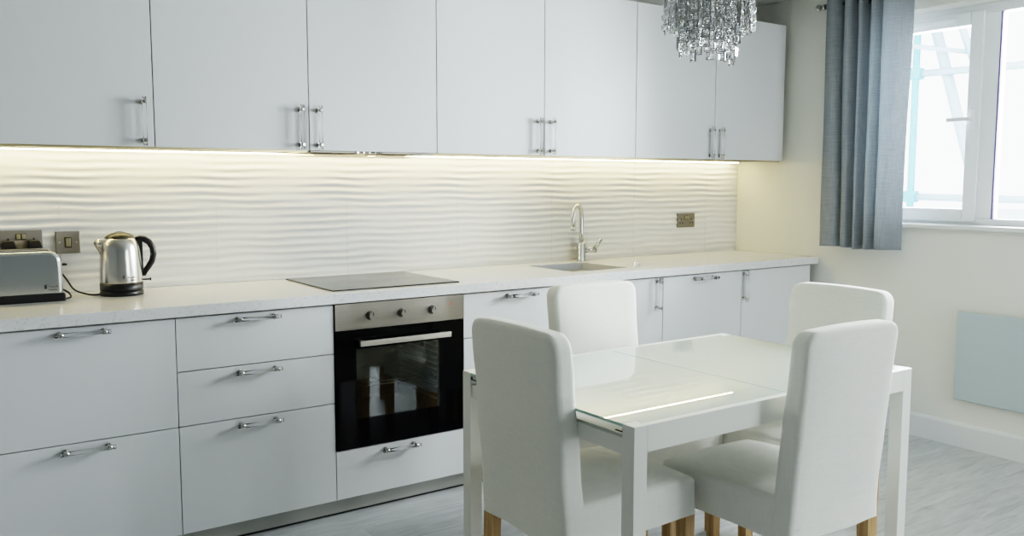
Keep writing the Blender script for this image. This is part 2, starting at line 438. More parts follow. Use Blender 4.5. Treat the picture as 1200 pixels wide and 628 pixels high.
# ------------------------------------------------------------------ base cabinets
def base_cab(x0, label, fronts, open_top=None):
    """fronts: list of (z0,z1,kind,handle)"""
    c = empty('base_cabinet', (x0 + .3, -.3, .08), 0, label, 'cabinet', 'white base cabinets under the worktop')
    ox, oy, oz = x0 + .3, -.3, .08
    b = MB()
    hi = .878
    X = lambda v: v - ox
    b.box(X(x0 + .001), X(x0 + .018), -.598 - oy, -.02 - oy, 0, hi - oz).box(X(x0 + .582), X(x0 + .599), -.598 - oy, -.02 - oy, 0, hi - oz)
    b.box(X(x0 + .018), X(x0 + .582), -.598 - oy, -.02 - oy, 0, .018).box(X(x0 + .018), X(x0 + .582), -.036 - oy, -.02 - oy, .018, hi - oz)
    lo = min(f[0] for f in fronts) - .01
    b.box(X(x0 + .018), X(x0 + .582), -.594 - oy, -.58 - oy, .018, hi - oz) if not open_top else None
    b.build('carcass', M['carcass'], c)
    for z0, z1, kind, h in fronts:
        b = MB(); b.box(X(x0 + .0015), X(x0 + .5985), FY - oy, -.601 - oy, z0 + .0015 - oz, z1 - .002 - oz, .0012, 1)
        f = b.build(kind, M['cab'], c)
        if h:
            hx, hz, vert = h
            bar_handle(f, (hx - ox, hz - oz), vertical=vert, yf=FY - oy)
    return c
Z0, Z1 = .08, .876
base_cab(-.6, 'white two drawer base cabinet at the far left end of the worktop', [(Z0, .48, 'drawer', (-.3, .455, False)), (.48, Z1, 'drawer', (-.3, .853, False))])
base_cab(0, 'white base cabinet with two deep drawers under the toaster and kettle', [(Z0, .48, 'drawer', (.298, .456, False)), (.48, Z1, 'drawer', (.298, .855, False))])
base_cab(.6, 'white base cabinet with three drawers directly left of the oven', [(Z0, .48, 'drawer', (.89, .456, False)), (.48, .68, 'drawer', (.89, .655, False)), (.68, Z1, 'drawer', (.89, .855, False))])
base_cab(1.2, 'white oven housing with one shallow drawer below the oven', [(Z0, .283, 'drawer', (1.482, .257, False))], open_top=True)
base_cab(1.8, 'white base cabinet with three drawers directly right of the oven', [(Z0, .48, 'drawer', (2.096, .456, False)), (.48, .68, 'drawer', (2.096, .655, False)), (.68, Z1, 'drawer', (2.096, .852, False))])
base_cab(2.4, 'white base cabinet with a single door under the sink', [(Z0, Z1, 'door', (2.955, .79, True))], open_top=True)
base_cab(3.0, 'white panelled dishwasher front with a horizontal handle right of the sink', [(Z0, Z1, 'door', (3.296, .853, False))])
base_cab(3.6, 'white base cabinet with a door at the right wall end of the worktop', [(Z0, Z1, 'door', (3.612, .79, True))])
p = MB().box(-.6, 4.2, -.56, -.545, .004, .079).m(1).box(-.6, 4.2, -.563, -.56, 0, .006).build('plinth', [M['plinth'], M['rubber']])  # black bottom strip paints in the shaded gap at the floor
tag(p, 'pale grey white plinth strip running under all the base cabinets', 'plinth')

# ------------------------------------------------------------------ worktop with sink cut-out
def worktop():
    z0, z1 = .8815, .9215
    xs = [-.62, 2.50, 2.87, XR - .003]; ys = [-.640, -.50, -.13, -.0135]
    bm = bmesh.new(); V = {}
    for i, x in enumerate(xs):
        for j, y in enumerate(ys):
            for k, z in enumerate((z0, z1)): V[i, j, k] = bm.verts.new((x, y, z))
    for i in range(3):
        for j in range(3):
            if (i, j) == (1, 1): continue
            bm.faces.new([V[i, j, 1], V[i + 1, j, 1], V[i + 1, j + 1, 1], V[i, j + 1, 1]])
            bm.faces.new([V[i, j, 0], V[i, j + 1, 0], V[i + 1, j + 1, 0], V[i + 1, j, 0]])
    for i in range(3):
        bm.faces.new([V[i, 0, 0], V[i + 1, 0, 0], V[i + 1, 0, 1], V[i, 0, 1]])
        bm.faces.new([V[i, 3, 0], V[i, 3, 1], V[i + 1, 3, 1], V[i + 1, 3, 0]])
    for j in range(3):
        bm.faces.new([V[0, j, 0], V[0, j, 1], V[0, j + 1, 1], V[0, j + 1, 0]])
        bm.faces.new([V[3, j, 0], V[3, j + 1, 0], V[3, j + 1, 1], V[3, j, 1]])
    bm.faces.new([V[1, 1, 0], V[1, 1, 1], V[2, 1, 1], V[2, 1, 0]]); bm.faces.new([V[1, 2, 0], V[2, 2, 0], V[2, 2, 1], V[1, 2, 1]])
    bm.faces.new([V[1, 1, 0], V[1, 2, 0], V[1, 2, 1], V[1, 1, 1]]); bm.faces.new([V[2, 1, 0], V[2, 1, 1], V[2, 2, 1], V[2, 2, 0]])
    s_ = MB(); s_.bm.free(); s_.bm = bm
    o = s_.build('worktop', M['top']); bevelmod(o, .0015, 2)
    return o
wt = tag(worktop(), 'long white speckled quartz worktop running over the base cabinets', 'worktop')
MB().box(3.1595, 3.1605, -.6405, -.014, .9, .9217).build('joint', mat('joint filler', (.5, .49, .44), .5), wt)

# sink bowl
sk = empty('sink', (2.685, -.315, .70), 0, 'square undermounted steel sink bowl set into the worktop under the tap', 'sink')
b = MB()
def bowl(b, hw, hd, z1, z0, r=.03, n=6):
    def ring(hw, hd, r, z):
        out = []
        for cx, cy, a in ((hw - r, hd - r, 0), (-hw + r, hd - r, PI / 2), (-hw + r, -hd + r, PI), (hw - r, -hd + r, 1.5 * PI)):
            for k in range(n + 1):
                t = a + PI / 2 * k / n; out.append(b.bm.verts.new((cx + r * math.cos(t), cy + r * math.sin(t), z)))
        return out
    rr = [ring(hw + .012, hd + .012, r, z1), ring(hw - .004, hd - .004, r, z1 - .001), ring(hw - .006, hd - .006, r, z1 - .006), ring(hw - .012, hd - .012, r, z0 + .02), ring(hw - .02, hd - .02, r, z0 + .004), ring(hw - .04, hd - .04, r, z0), ring(.045, .045, .0449, z0 - .004)]
    for A, B in zip(rr, rr[1:]):
        for k in range(len(A)):
            f = b.bm.faces.new((A[k], A[(k + 1) % len(A)], B[(k + 1) % len(A)], B[k])); f.smooth = True
bowl(b, .185, .185, .1812, 0)
b.build('bowl', M['sinksteel'], sk)
MB().lathe([(.0, .0), (.03, .001), (.042, .003), (.046, -.003), (.046, -.03), (0, -.03)]).build('drain', M['bright_chrome'], sk)

# waste control knob on the worktop
k = MB().lathe([(0, .022), (.010, .022), (.013, .019), (.013, .008), (.019, .006), (.021, 0)], n=24).build('waste_knob', M['bright_chrome'], loc=(2.955, -.465, .9215))
tag(k, 'small round chrome waste control knob on the worktop beside the sink', 'knob')

# ------------------------------------------------------------------ tap
tp = empty('tap', (2.905, -.075, .9215), 0, 'tall chrome swan neck kitchen tap behind the sink', 'tap')
MB().lathe([(0, 0), (.027, 0), (.027, .004), (.0245, .006), (.0245, .098), (.022, .102), (.0, .102)]).build('tap_body', M['chrome'], tp)
ang = math.radians(211)
dx, dy = math.cos(ang), math.sin(ang)
pts = [(0, 0, .10), (0, 0, .16), (0, 0, .22)]
R_ = .068
for i in range(0, 21):
    t = PI * 1.02 * i / 20
    pts.append((dx * R_ * (1 - math.cos(t)), dy * R_ * (1 - math.cos(t)),   .232 + R_ * 1.15 * math.sin(t)))
e = pts[-1]; pts.append((e[0] - dx * .003, e[1] - dy * .003, e[2] - .045))
MB().tube(pts, .0125, 18).build('spout', M['chrome'], tp)
e2 = pts[-1]
MB().cyl((e2[0], e2[1], e2[2] + .012), (e2[0], e2[1], e2[2] - .006), .0142, n=20).build('aerator', M['chrome'], tp)
lx, ly = .95, -.3
MB().cyl((lx * .02, ly * .02, .062), (lx * .088, ly * .088, .062), .017, n=22).build('lever_body', M['chrome'], tp)
MB().tube([(lx * .080, ly * .080, .068), (lx * .098, ly * .098, .094), (lx * .118, ly * .118, .120)], [.011, .0105, .009], 14).build('lever', M['chrome'], tp)

# ------------------------------------------------------------------ splashback of wavy tiles
def splashback():
    x0, x1, z0, z1 = -.62, XR - .002, .9225, UZ0 + .02
    nx, nz = 420, 230
    bm = bmesh.new(); grid = []
    tw = .605; off = 1.54
    def h(x, z):
        t = (x - off) / tw; ti = math.floor(t); fx = t - ti
        zz = z + .0022 * math.sin(2 * PI * fx + .6 + 9 * z) + .0016 * math.sin(4 * PI * fx + 1.3 + 13 * z)
        w = math.sin(2 * PI * zz / .0335)
        a = .62 + .38 * math.sin(2 * PI * (fx * 1.0 + z * 2.3) + 2.0 * math.sin(z * 25))
        return .0024 * a * (w + .25 * math.sin(2 * w))
    for j in range(nz + 1):
        z = z0 + (z1 - z0) * j / nz
        row = []
        for i in range(nx + 1):
            x = x0 + (x1 - x0) * i / nx
            row.append(bm.verts.new((x, -.0095 - h(x, z), z)))
        grid.append(row)
    for j in range(nz):
        for i in range(nx):
            f = bm.faces.new((grid[j][i], grid[j][i + 1], grid[j + 1][i + 1], grid[j + 1][i])); f.smooth = True
    # closed back
    s_ = MB(); s_.bm.free(); s_.bm = bm
    s_.box(x0, x1, -.004, -.0005, z0, z1)
    o = s_.build('splashback', M['tile'])
    x = off - 3 * tw
    g = MB()
    while x < x1:
        if x > x0: g.box(x - .0008, x + .0008, -.0105, -.009, z0, z1)
        x += tw
    g.box(x0, x1, -.0102, -.009, 1.2215, 1.2225)
    gr = g.build('grout_lines', M['grout'], o)
    return o
tag(splashback(), 'white glazed tile splashback with rippled horizontal waves behind the worktop', 'splashback')

# ------------------------------------------------------------------ wall cabinets
names = {-1: 'white wall cabinet at the left edge, its handle on the right above the kettle',
         -2: 'white wall cabinet out at the far left end of the row',
         0: 'white wall cabinet left of the hood, handle on its right edge',
         1: 'white wall cabinet above the hob with the extractor hood under it',
         2: 'white wall cabinet directly right of the one above the hob, handle on its right',
         3: 'white wall cabinet above the tap, handle on its left edge',
         4: 'white wall cabinet behind the chandelier, handle on its right edge',
         5: 'last white wall cabinet of the row, next to the window wall'}
for i in range(-2, 6):
    x0 = UX + .6 * i
    c = empty('wall_cabinet', (x0 + .3, -.18, UZ0), 0, names[i], 'cabinet', 'white wall cabinets above the worktop')
    ox, oy, oz = x0 + .3, -.18, UZ0
    b = MB(); b.box(-.2995, .2995, -.37 - oy, -.003 - oy, .001, UZ1 - oz - .001)
    b.build('carcass', M['cab'], c)
    MB().box(-.2995, .2995, -.369 - oy, -.361 - oy, -.0075, .0005).build('edge_strip', M['strip'], c)
    b = MB(); b.box(-.2982, .2982, UY - oy, -.3715 - oy, 0, UZ1 - oz, .0012)
    d = b.build('door', M['cab'], c)
    right = i in (-2, -1, 0, 2, 4)
    hx = (.2982 - .037) if right else (-.2982 + .037)
    bar_handle(d, (hx, 1.578 - oz), vertical=True, yf=UY - oy, length=.175, span=.14)
# extractor hood under cabinet
hd = empty('extractor_hood', (1.508, -.2, 1.4695), 0, 'slim steel extractor hood under the wall cabinet above the hob', 'extractor hood')
MB().box(-.295, .295, -.184, .12, .008, .0155, .002).build('hood_body', M['steel'], hd)
for q in range(5):
    MB().cyl((-.085 + .027 * q, -.184, .0115), (-.085 + .027 * q, -.192, .0115), .0048, n=12).build('button', M['bright_chrome'], hd)
for q in (-.14, .14):
    MB().box(q - .12, q + .12, -.15, .09, -.003, .0, .001).build('filter', M['alu'], hd)
# LED strip
led = empty('led_strip', (1.8, -.065, UZ0), 0, 'warm white light strip fixed under the wall cabinets at the back', 'light strip')
for (a0, a1) in ((-.62, 4.2),):
    b = MB(); b.box(a0 - 1.8, a1 - 1.8, -.012, .012, -.004, 0); b.build('profile', M['alu'], led)
    b = MB(); b.box(a0 - 1.79, a1 - 1.81, -.0055, .0055, -.0085, -.0042, .001); b.build('diffuser', M['led'], led)

# ------------------------------------------------------------------ hob
hb = empty('hob', (1.515, -.31, .9215), 0, 'black glass induction hob set in the worktop above the oven', 'hob')
MB().box(-.295, .295, -.262, .262, .0, .0055, .0015, 2).build('glass_top', M['hobglass'], hb)
zp = mat('zone print', (.10, .105, .11), .3)
for (cx, cy, r) in ((-.15, .12, .10), (.15, .12, .075), (-.15, -.12, .075), (.15, -.12, .10)):
    n = 48; b = MB()
    for t in range(n):
        a0, a1 = 2 * PI * t / n, 2 * PI * (t + 1) / n
        vs = [b.bm.verts.new((cx + rr * math.cos(a), cy + rr * math.sin(a), .0057)) for rr, a in ((r, a0), (r, a1), (r - .0015, a1), (r - .0015, a0))]
        b.bm.faces.new(vs)
    b.build('cooking_zone_mark', zp, hb)

# ------------------------------------------------------------------ oven
ov = empty('oven', (1.5, -.6, .285), 0, 'built in oven with steel control panel and black glass door', 'oven')
oz = .285; oy = -.6
# body with a real cavity behind the window
b = MB(); W = .297
b.box(-W, -.225, .0, .50, .01, .59).box(.225, W, .0, .50, .01, .59).box(-.225, .225, .0, .50, .46, .59).box(-.225, .225, .0, .50, .01, .07).box(-.225, .225, .46, .50, .07, .46)
b.build('cavity', M['cavity'], ov)
b = MB(); b.box(-W, W, -.026, -.002, .484, .592, .0015); b.build('control_panel', M['steel'], ov)
b = MB(); gx0, gx1, gz0_, gz1_ = -.208, .176, .115, .405
b.box(-W, gx0, -.024, -.004, .0, .480).box(gx1, W, -.024, -.004, .0, .480).box(gx0, gx1, -.024, -.004, .0, gz0_).box(gx0, gx1, -.024, -.004, gz1_, .480)
dr_ = b.build('oven_door', M['blackglass'], ov)
MB().box(gx0, gx1, -.0238, -.0205, gz0_, gz1_).build('window_pane', M['ovenpane'], dr_)
b = MB(); b.box(-.207, .213, -.066, -.052, .420, .442, .002, 2).box(-.195, -.175, -.053, -.024, .423, .439).box(.18, .20, -.053, -.024, .423, .439)
b.build('door_handle', mat('satin alu bar', (.72, .70, .66), .3, 1), dr_)
for kx in (-.143, .0, .143):
    kb = MB(); kz = .537
    kb.cyl((kx, -.026, kz), (kx, -.031, kz), .0205, .0195, 28)
    kb.cyl((kx, -.031, kz), (kx, -.052, kz), .0165, .0155, 28)
    kb.m(1).box(kx - .0018, kx + .0018, -.0535, -.0515, kz + .002, kz + .0145)
    kb.build('knob', [M['steel'], M['ink']], ov)
    tb = MB()
    for t in range(9):
        a = PI * (.5 + .16 * (t - 4)) ; r = .0295
        tb.cyl((kx + r * math.cos(a), -.0261, kz + r * math.sin(a)), (kx + r * math.cos(a), -.0268, kz + r * math.sin(a)), .0012, n=8)
    tb.build('dial_marks', M['ink'], ov)
MB().cyl((.232, -.026, .555), (.232, -.0285, .555), .003, n=12).build('indicator_light', M['red'], ov)
# shelf rack inside
b = MB()
for zr in (.235,):
    b.cyl((-.222, .03, zr), (.222, .03, zr), .003, n=8).cyl((-.222, .40, zr), (.222, .40, zr), .003, n=8)
    for q in range(15): b.cyl((-.21 + .03 * q, .03, zr), (-.21 + .03 * q, .40, zr), .0014, n=6)
    b.cyl((-.222, .03, zr + .014), (.222, .03, zr + .014), .0022, n=8)
b.build('wire_shelf', M['bright_chrome'], ov)
for e_ in (-.2205, .2205):
    b = MB()
    for q in range(12): b.box(e_ - .004, e_ + .004, .02, .42, .12 + q * .026, .125 + q * .026)
    b.build('shelf_runner', M['alu'], ov)

# ------------------------------------------------------------------ sockets
def socket(x, z, w, label, kind, plugs=()):
    s_ = empty('wall_socket' if kind != 'switch' else 'wall_switch', (x, -.0135, z), 0, label, 'socket' if kind != 'switch' else 'switch', 'brushed metal double sockets' if kind != 'switch' else None)
    MB().box(-w / 2, w / 2, -.006, .008, -.043, .043, .0015, 2).build('face_plate', M['plate'], s_)
    if kind == 'switch':
        MB().box(-.0125, .0125, -.0085, -.006, -.021, .021, .001).build('switch_surround', M['black'], s_)
        MB().box(-.0085, .0085, -.012, -.0085, -.016, .016, .002, 2).build('rocker', M['amber'], s_)
    else:
        b = MB(); b.box(-.018, .018, -.0085, -.006, .006, .031, .001); b.build('switch_surround', M['black'], s_)
        for q in (-.009, .009): MB().box(q - .007, q + .007, -.012, -.0085, .009, .028, .002, 2).build('rocker', M['amber'], s_)
        for cx in (-.043, .043):
            b = MB(); b.box(cx - .003, cx + .003, -.0066, -.006, .003, .013)
            for t in (-.011, .011): b.box(cx + t - .0045, cx + t + .0045, -.0066, -.006, -.018, -.0115)
            b.build('socket_outlet', M['black'], s_)
    for t in (-1, 1): MB().cyl((t * (w / 2 - .013), -.006, 0), (t * (w / 2 - .013), -.0068, 0), .003, n=10).build('screw', M['alu'], s_)
    return s_
socket(.194, 1.130, .146, 'brushed metal double socket with two black plugs behind the toaster', 'double')
socket(.355, 1.121, .086, 'brushed metal single switch plate between toaster and kettle', 'switch')
socket(3.783, 1.124, .146, 'brushed metal double socket with nothing plugged in, right of the tap', 'double')
for x, lab in ((.151, 'black three pin plug in the left half of the socket'), (.237, 'black three pin plug in the right half of the socket')):
    b = MB(); b.prism([(-.024, -.026), (.024, -.026), (.025, 0), (.020, .019), (.012, .023), (-.012, .023), (-.020, .019), (-.025, 0)], -.055, -.0205, 'y')
    o = b.build('plug', M['black'], loc=(x, 0, 1.113)); bevelmod(o, .005, 3); tag(o, lab, 'plug', 'black plugs in the socket')

# ------------------------------------------------------------------ kettle
KZ = .9215
kt = empty('kettle', (.512, -.185, KZ), math.radians(-6), 'polished steel kettle with black handle, lid and base on the worktop', 'kettle')
MB().lathe([(0, 0), (.080, 0), (.083, .004), (.083, .014), (.079, .018), (0, .018)]).build('power_base', M['black'], kt)
MB().lathe([(0, .018), (.080, .019), (.0815, .024), (.0815, .048), (0, .048)]).build('lower_band', M['black'], kt)
prof = [(0, .048), (.081, .0482), (.0812, .052), (.0805, .08), (.079, .11), (.077, .14), (.0745, .17), (.071, .19), (.066, .204), (.060, .212), (.054, .217), (0, .217)]
MB().lathe(prof, n=64).build('body', M['steel_v'], kt)
MB().lathe([(.056, .214), (.056, .219), (.050, .226), (.035, .234), (.018, .238), (0, .239)], n=48).build('lid', M['lid'], kt)
MB().lathe([(0, .240), (.013, .240), (.016, .236)], n=24).build('lid_button', M['black'], kt)
# spout: a short flared V lip on the left
b = MB()
def vring(x, w, z, zt):
    return [b.bm.verts.new((x, -w, zt)), b.bm.verts.new((x - .004, -w * .55, z + (zt - z) * .35)), b.bm.verts.new((x - .008, 0, z)), b.bm.verts.new((x - .004, w * .55, z + (zt - z) * .35)), b.bm.verts.new((x, w, zt))]
r1 = vring(-.058, .034, .135, .210); r2 = vring(-.074, .022, .168, .212); r3 = vring(-.089, .008, .196, .214)
for A, B in ((r1, r2), (r2, r3)):
    for t in range(4):
        f = b.bm.faces.new((A[t], A[t + 1], B[t + 1], B[t])); f.smooth = True
for A, B in ((r1, r2), (r2, r3)): b.bm.faces.new((A[4], A[0], B[0], B[4]))
b.bm.faces.new(r3)
b.build('spout', M['steel_v'], kt)
hp = [(.058, 0, .205), (.075, 0, .212), (.092, 0, .209), (.110, 0, .197), (.122, 0, .176), (.125, 0, .150), (.118, 0, .124), (.104, 0, .103), (.092, 0, .088), (.083, 0, .070)]
b = MB(); b.tube(hp, [.012, .0125, .0125, .0125, .0125, .0125, .012, .0115, .011, .009], 14)
b.box(.068, .084, -.009, .009, .066, .205, .003)
h_ = b.build('handle', M['black'], kt); kt.scale = (.955, .955, 1.02)
MB().box(.080, .112, -.010, .010, .052, .057, .002, 2).cyl((.108, 0, .0545), (.112, 0, .0545), .0065, n=12).build('switch_lever', M['black'], kt)
def logo(parent, mtx, s):
    c = text_mesh('Russell\nHobbs', s, 'brand_text', M['ink'], parent, mtx)
    return c
# logo emblem + words, on the front of the kettle
def kettle_logo():
    a = math.radians(-72)
    r = .0812; p_ = Vector((r * math.cos(a), r * math.sin(a), .068))
    zax = Vector((math.cos(a), math.sin(a), 0)); yax = Vector((0, 0, 1)); xax = yax.cross(zax)
    m_ = Matrix((xax, yax, zax)).transposed().to_4x4(); m_.translation = p_ - xax * .008
    logo(kt, m_, .0105)
    b = MB(); b.box(-.019, -.012, -.001, .010, -.0006, .0003, .0001)
    o = b.build('brand_emblem', M['ink'], kt); o.matrix_local = m_
kettle_logo()

# ------------------------------------------------------------------ toaster
ts = empty('toaster', (.176, -.18, KZ), 0, 'polished steel two slice toaster with black base at the left end of the worktop', 'toaster')
TW = .126; TD = .078
def tprof(x1, top, r, n=10, z0=.022):
    pts = [(-x1, z0), (x1, z0)]
    for t in range(n + 1):
        a = PI / 2 * t / n; pts.append((x1 - r + r * math.cos(a), top - r + r * math.sin(a)))
    for t in range(n + 1):
        a = PI / 2 + PI / 2 * t / n; pts.append((-x1 + r + r * math.cos(a), top - r + r * math.sin(a)))
    return pts
b = MB(); b.prism(tprof(TW - .006, .184, .040), -TD, TD, 'y'); o = b.build('shell', mat('polished steel shell', (.62, .64, .65), .2, 1), ts); bevelmod(o, .012, 4); smooth_angle(o, 50)
for s_ in (-1, 1):
    MB().box(s_ * (TW - .010) - .008, s_ * (TW - .010) + .008, -TD + .010, TD - .010, .024, .15, .006, 3).build('end_panel', M['bright_chrome'], ts)
b = MB(); b.prism([(-TW - .004, 0), (TW + .004, 0), (TW + .004, .022), (TW, .03), (-TW, .03), (-TW - .004, .022)], -TD - .003, TD + .003, 'y'); bevelmod(b.build('base', M['black'], ts), .004, 2)
b = MB(); b.box(-.085, .085, -.052, -.020, .1835, .189, .002).box(-.085, .085, .020, .052, .1835, .189, .002)
b.m(1).box(-.08, .08, -.047, -.025, .1885, .1895).box(-.08, .08, .025, .047, .1885, .1895)
b.build('bread_slot', [M['bright_chrome'], M['black']], ts)
b = MB(); b.box(TW - .002, TW + .022, -.016, .016, .124, .132, .003, 2).box(TW - .003, TW - .001, -.003, .003, .05, .15); b.build('lever', M['black'], ts)
m_ = Matrix(((1, 0, 0), (0, 0, -1), (0, 1, 0))).to_4x4(); m_.translation = Vector((.074, -TD - .0003, .052))
logo(ts, m_, .011)
b = MB(); b.box(-.013, -.005, -.004, .010, -.0004, .0005); o = b.build('brand_emblem', M['ink'], ts); o.matrix_local = m_
# power cords
def cord(name, pts, r, label):
    P = [Vector(p) for p in pts]; out = []
    for i in range(len(P) - 1):
        p0, p1, p2, p3 = P[max(i - 1, 0)], P[i], P[i + 1], P[min(i + 2, len(P) - 1)]
        for t in range(8):
            u = t / 8
            out.append(.5 * ((2 * p1) + (-p0 + p2) * u + (2 * p0 - 5 * p1 + 4 * p2 - p3) * u * u + (-p0 + 3 * p1 - 3 * p2 + p3) * u ** 3))
    out.append(P[-1])
    return tag(MB().tube(out, r, 10).build(name, M['rubber']), label, 'cord')
cord('power_cord', [(.435, -.185, .928), (.41, -.17, .926), (.385, -.15, .931), (.355, -.11, .945), (.33, -.08, .99), (.29, -.055, 1.05), (.237, -.052, 1.083)], .0035, 'black power cord trailing from the kettle base to behind the toaster')
cord('power_cord', [(.306, -.14, .955), (.328, -.17, .940), (.328, -.215, .929), (.306, -.235, .9265)], .0035, 'black cord looping out from the right end of the toaster')

# ------------------------------------------------------------------ wall heater
ht = empty('panel_heater', (XR - .018, -2.06, .25), 0, 'pale blue glass panel heater mounted low on the wall under the window', 'heater')
MB().box(-.017, -.009, -.565, .565, .0, .456, .002, 2).build('glass_panel', M['heater'], ht)
MB().box(-.009, .017, -.50, .50, .06, .40).build('mounting_box', M['base'], ht)

# ------------------------------------------------------------------ curtain + rod
RX, RZ = XR - .085, 2.342
rod = empty('curtain_rod', (RX, -1.7, RZ), 0, 'chrome curtain rod with ball finial above the window', 'curtain rod')
MB().cyl((0, 1.02, 0), (0, -1.35, 0), .011, n=20).build('pole', M['chrome'], rod)
for s_, e_ in ((1, 1.02), (-1, -1.35)):
    b = MB(); b.cyl((0, e_ - s_ * .004, 0), (0, e_ + s_ * .012, 0), .016, n=20); b.cyl((0, e_ + s_ * .010, 0), (0, e_ + s_ * .022, 0), .009, n=16)
    b.build('collar', M['chrome'], rod)
    b = MB(); bmesh.ops.create_icosphere(b.bm, subdivisions=2, radius=.021, matrix=Matrix.Translation((0, e_ + s_ * .040, 0))); b.build('finial', M['chrome'], rod)
for y_ in (.985, -1.30):
    MB().cyl((0, y_, 0), (.084, y_, 0), .006, n=12).cyl((.078, y_, 0), (.085, y_, 0), .022, n=20).build('bracket', M['chrome'], rod)
cu = empty('curtain', (RX, -.95, RZ), 0, 'grey linen eyelet curtain gathered at the left side of the window', 'curtain')
def crom(P, u):
    n = len(P) - 1; t = min(u * n, n - 1e-6); i = int(t); f = t - i
    p0, p1, p2, p3 = P[max(i - 1, 0)], P[i], P[i + 1], P[min(i + 2, n)]
    return tuple(.5 * (2 * b_ + (c_ - a_) * f + (2 * a_ - 5 * b_ + 4 * c_ - d_) * f * f + (3 * b_ - a_ - 3 * c_ + d_) * f ** 3) for a_, b_, c_, d_ in zip(p0, p1, p2, p3))
def curtain():
    bm = bmesh.new()
    top = [(0, .02), (.015, -.035), (.055, -.050), (.095, -.02), (.115, .040), (.135, -.040), (.165, -.050), (.190, .0), (.200, .045), (.215, -.035), (.240, -.050), (.262, .02), (.278, .045), (.290, -.030), (.320, -.052), (.350, -.020), (.362, .040), (.380, -.060), (.405, -.072), (.440, -.045), (.465, .0), (.487, .045)]
    bot = [(0, .01), (.015, -.040), (.060, -.048), (.110, -.03), (.128, .035), (.140, -.035), (.172, -.045), (.190, .01), (.202, .050), (.216, -.025), (.235, -.045), (.252, .00), (.266, .048), (.280, -.025), (.305, -.060), (.335, -.030), (.350, .035), (.365, -.055), (.385, -.066), (.415, -.045), (.440, .0), (.466, .040)]
    zt, zb = .052, .995 - RZ
    n, nz = 330, 50
    grid = []
    for j in range(nz + 1):
        v = j / nz; z = zt + (zb - zt) * v
        vv = v * v * (3 - 2 * v)
        row = []
        for i in range(n + 1):
            u = i / n
            a, b_ = crom(top, u), crom(bot, u)
            y = .952 - .702 - (a[0] * (1 - vv) + b_[0] * vv) - .014 * v
            x = a[1] * (1 - vv) + b_[1] * vv
            x += .003 * math.sin(5 * v + 14 * u); y += .003 * math.sin(6 * v + 23 * u) * math.sin(PI * min(1, v * 1.2))
            row.append(bm.verts.new((x, y, z + (.004 * math.sin(9 * u) if j == nz else 0))))
        grid.append(row)
    for j in range(nz):
        for i in range(n):
            f = bm.faces.new((grid[j][i], grid[j][i + 1], grid[j + 1][i + 1], grid[j + 1][i])); f.smooth = True
    s_ = MB(); s_.bm.free(); s_.bm = bm
    o = s_.build('fabric', M['curtain'], cu); so = o.modifiers.new('thick', 'SOLIDIFY'); so.thickness = .002
    return o
curtain()
for q in range(8):
    yq = .245 - q * .064
    b = MB()
    n, k_ = 24, 8
    vs = [[b.bm.verts.new((.0015 * math.sin(2 * PI * t2 / k_) , yq, 0) if False else (0, 0, 0)) for t2 in range(k_)] for t in range(n)]
    for t in range(n):
        a = 2 * PI * t / n
        for t2 in range(k_):
            c2 = 2 * PI * t2 / k_; rr = .0225 + .0035 * math.cos(c2)
            vs[t][t2].co = Vector((rr * math.cos(a), yq + .002 * math.sin(c2), rr * math.sin(a)))
    for t in range(n):
        for t2 in range(k_):
            f = b.bm.faces.new((vs[t][t2], vs[(t + 1) % n][t2], vs[(t + 1) % n][(t2 + 1) % k_], vs[t][(t2 + 1) % k_])); f.smooth = True
    b.build('eyelet', M['chrome'], cu)

# ------------------------------------------------------------------ table
TX0, TX1, TY0, TY1, TZ = 1.318, 2.575, -2.222, -1.395, .74
tb = empty('dining_table', ((TX0 + TX1) / 2, (TY0 + TY1) / 2, 0), 0, 'white rectangular dining table with a reflective pale glass top', 'table')
hx, hyy = (TX1 - TX0) / 2, (TY1 - TY0) / 2; L_ = .046
for sx_ in (-1, 1):
    for sy_ in (-1, 1):
        x0, x1 = sorted((sx_ * hx, sx_ * (hx - L_))); y0, y1 = sorted((sy_ * hyy, sy_ * (hyy - L_)))
        MB().box(x0, x1, y0, y1, 0, TZ, .0015, 2).build('leg', M['tablewhite'], tb)
for sy_ in (-1, 1):
    y0, y1 = sorted((sy_ * hyy, sy_ * (hyy - .024)))
    MB().box(-hx + L_, hx - L_, y0, y1, TZ - .072, TZ, .0012, 2).build('side_rail', M['tablewhite'], tb)
for sx_ in (-1, 1):
    x0, x1 = sorted((sx_ * (hx - .006), sx_ * (hx - .030)))
    MB().box(x0, x1, -hyy + L_, hyy - L_, TZ - .084, TZ - .040, .0012, 2).build('end_rail', M['tablewhite'], tb)
for s_ in (-1, 1):
    e_ = .0254
    gx_in, gx_out = .0022, hx - .001
    pl = [(gx_in, -hyy + e_), (hx - L_ - .001, -hyy + e_), (hx - L_ - .001, -hyy + L_ + .001), (gx_out, -hyy + L_ + .001), (gx_out, hyy - L_ - .001), (hx - L_ - .001, hyy - L_ - .001), (hx - L_ - .001, hyy - e_), (gx_in, hyy - e_)]
    pl = [(x_ * s_, y_) for x_, y_ in pl]
    g = MB().prism(pl, TZ - .0085, TZ - .0005, 'z')
    g.bm.faces.ensure_lookup_table()
    for f in g.bm.faces:
        f.normal_update()
        if abs(f.normal.z) < .5: f.material_index = 1
    g.build('glass_panel', [M['tableglass'], M['glassedge']], tb)
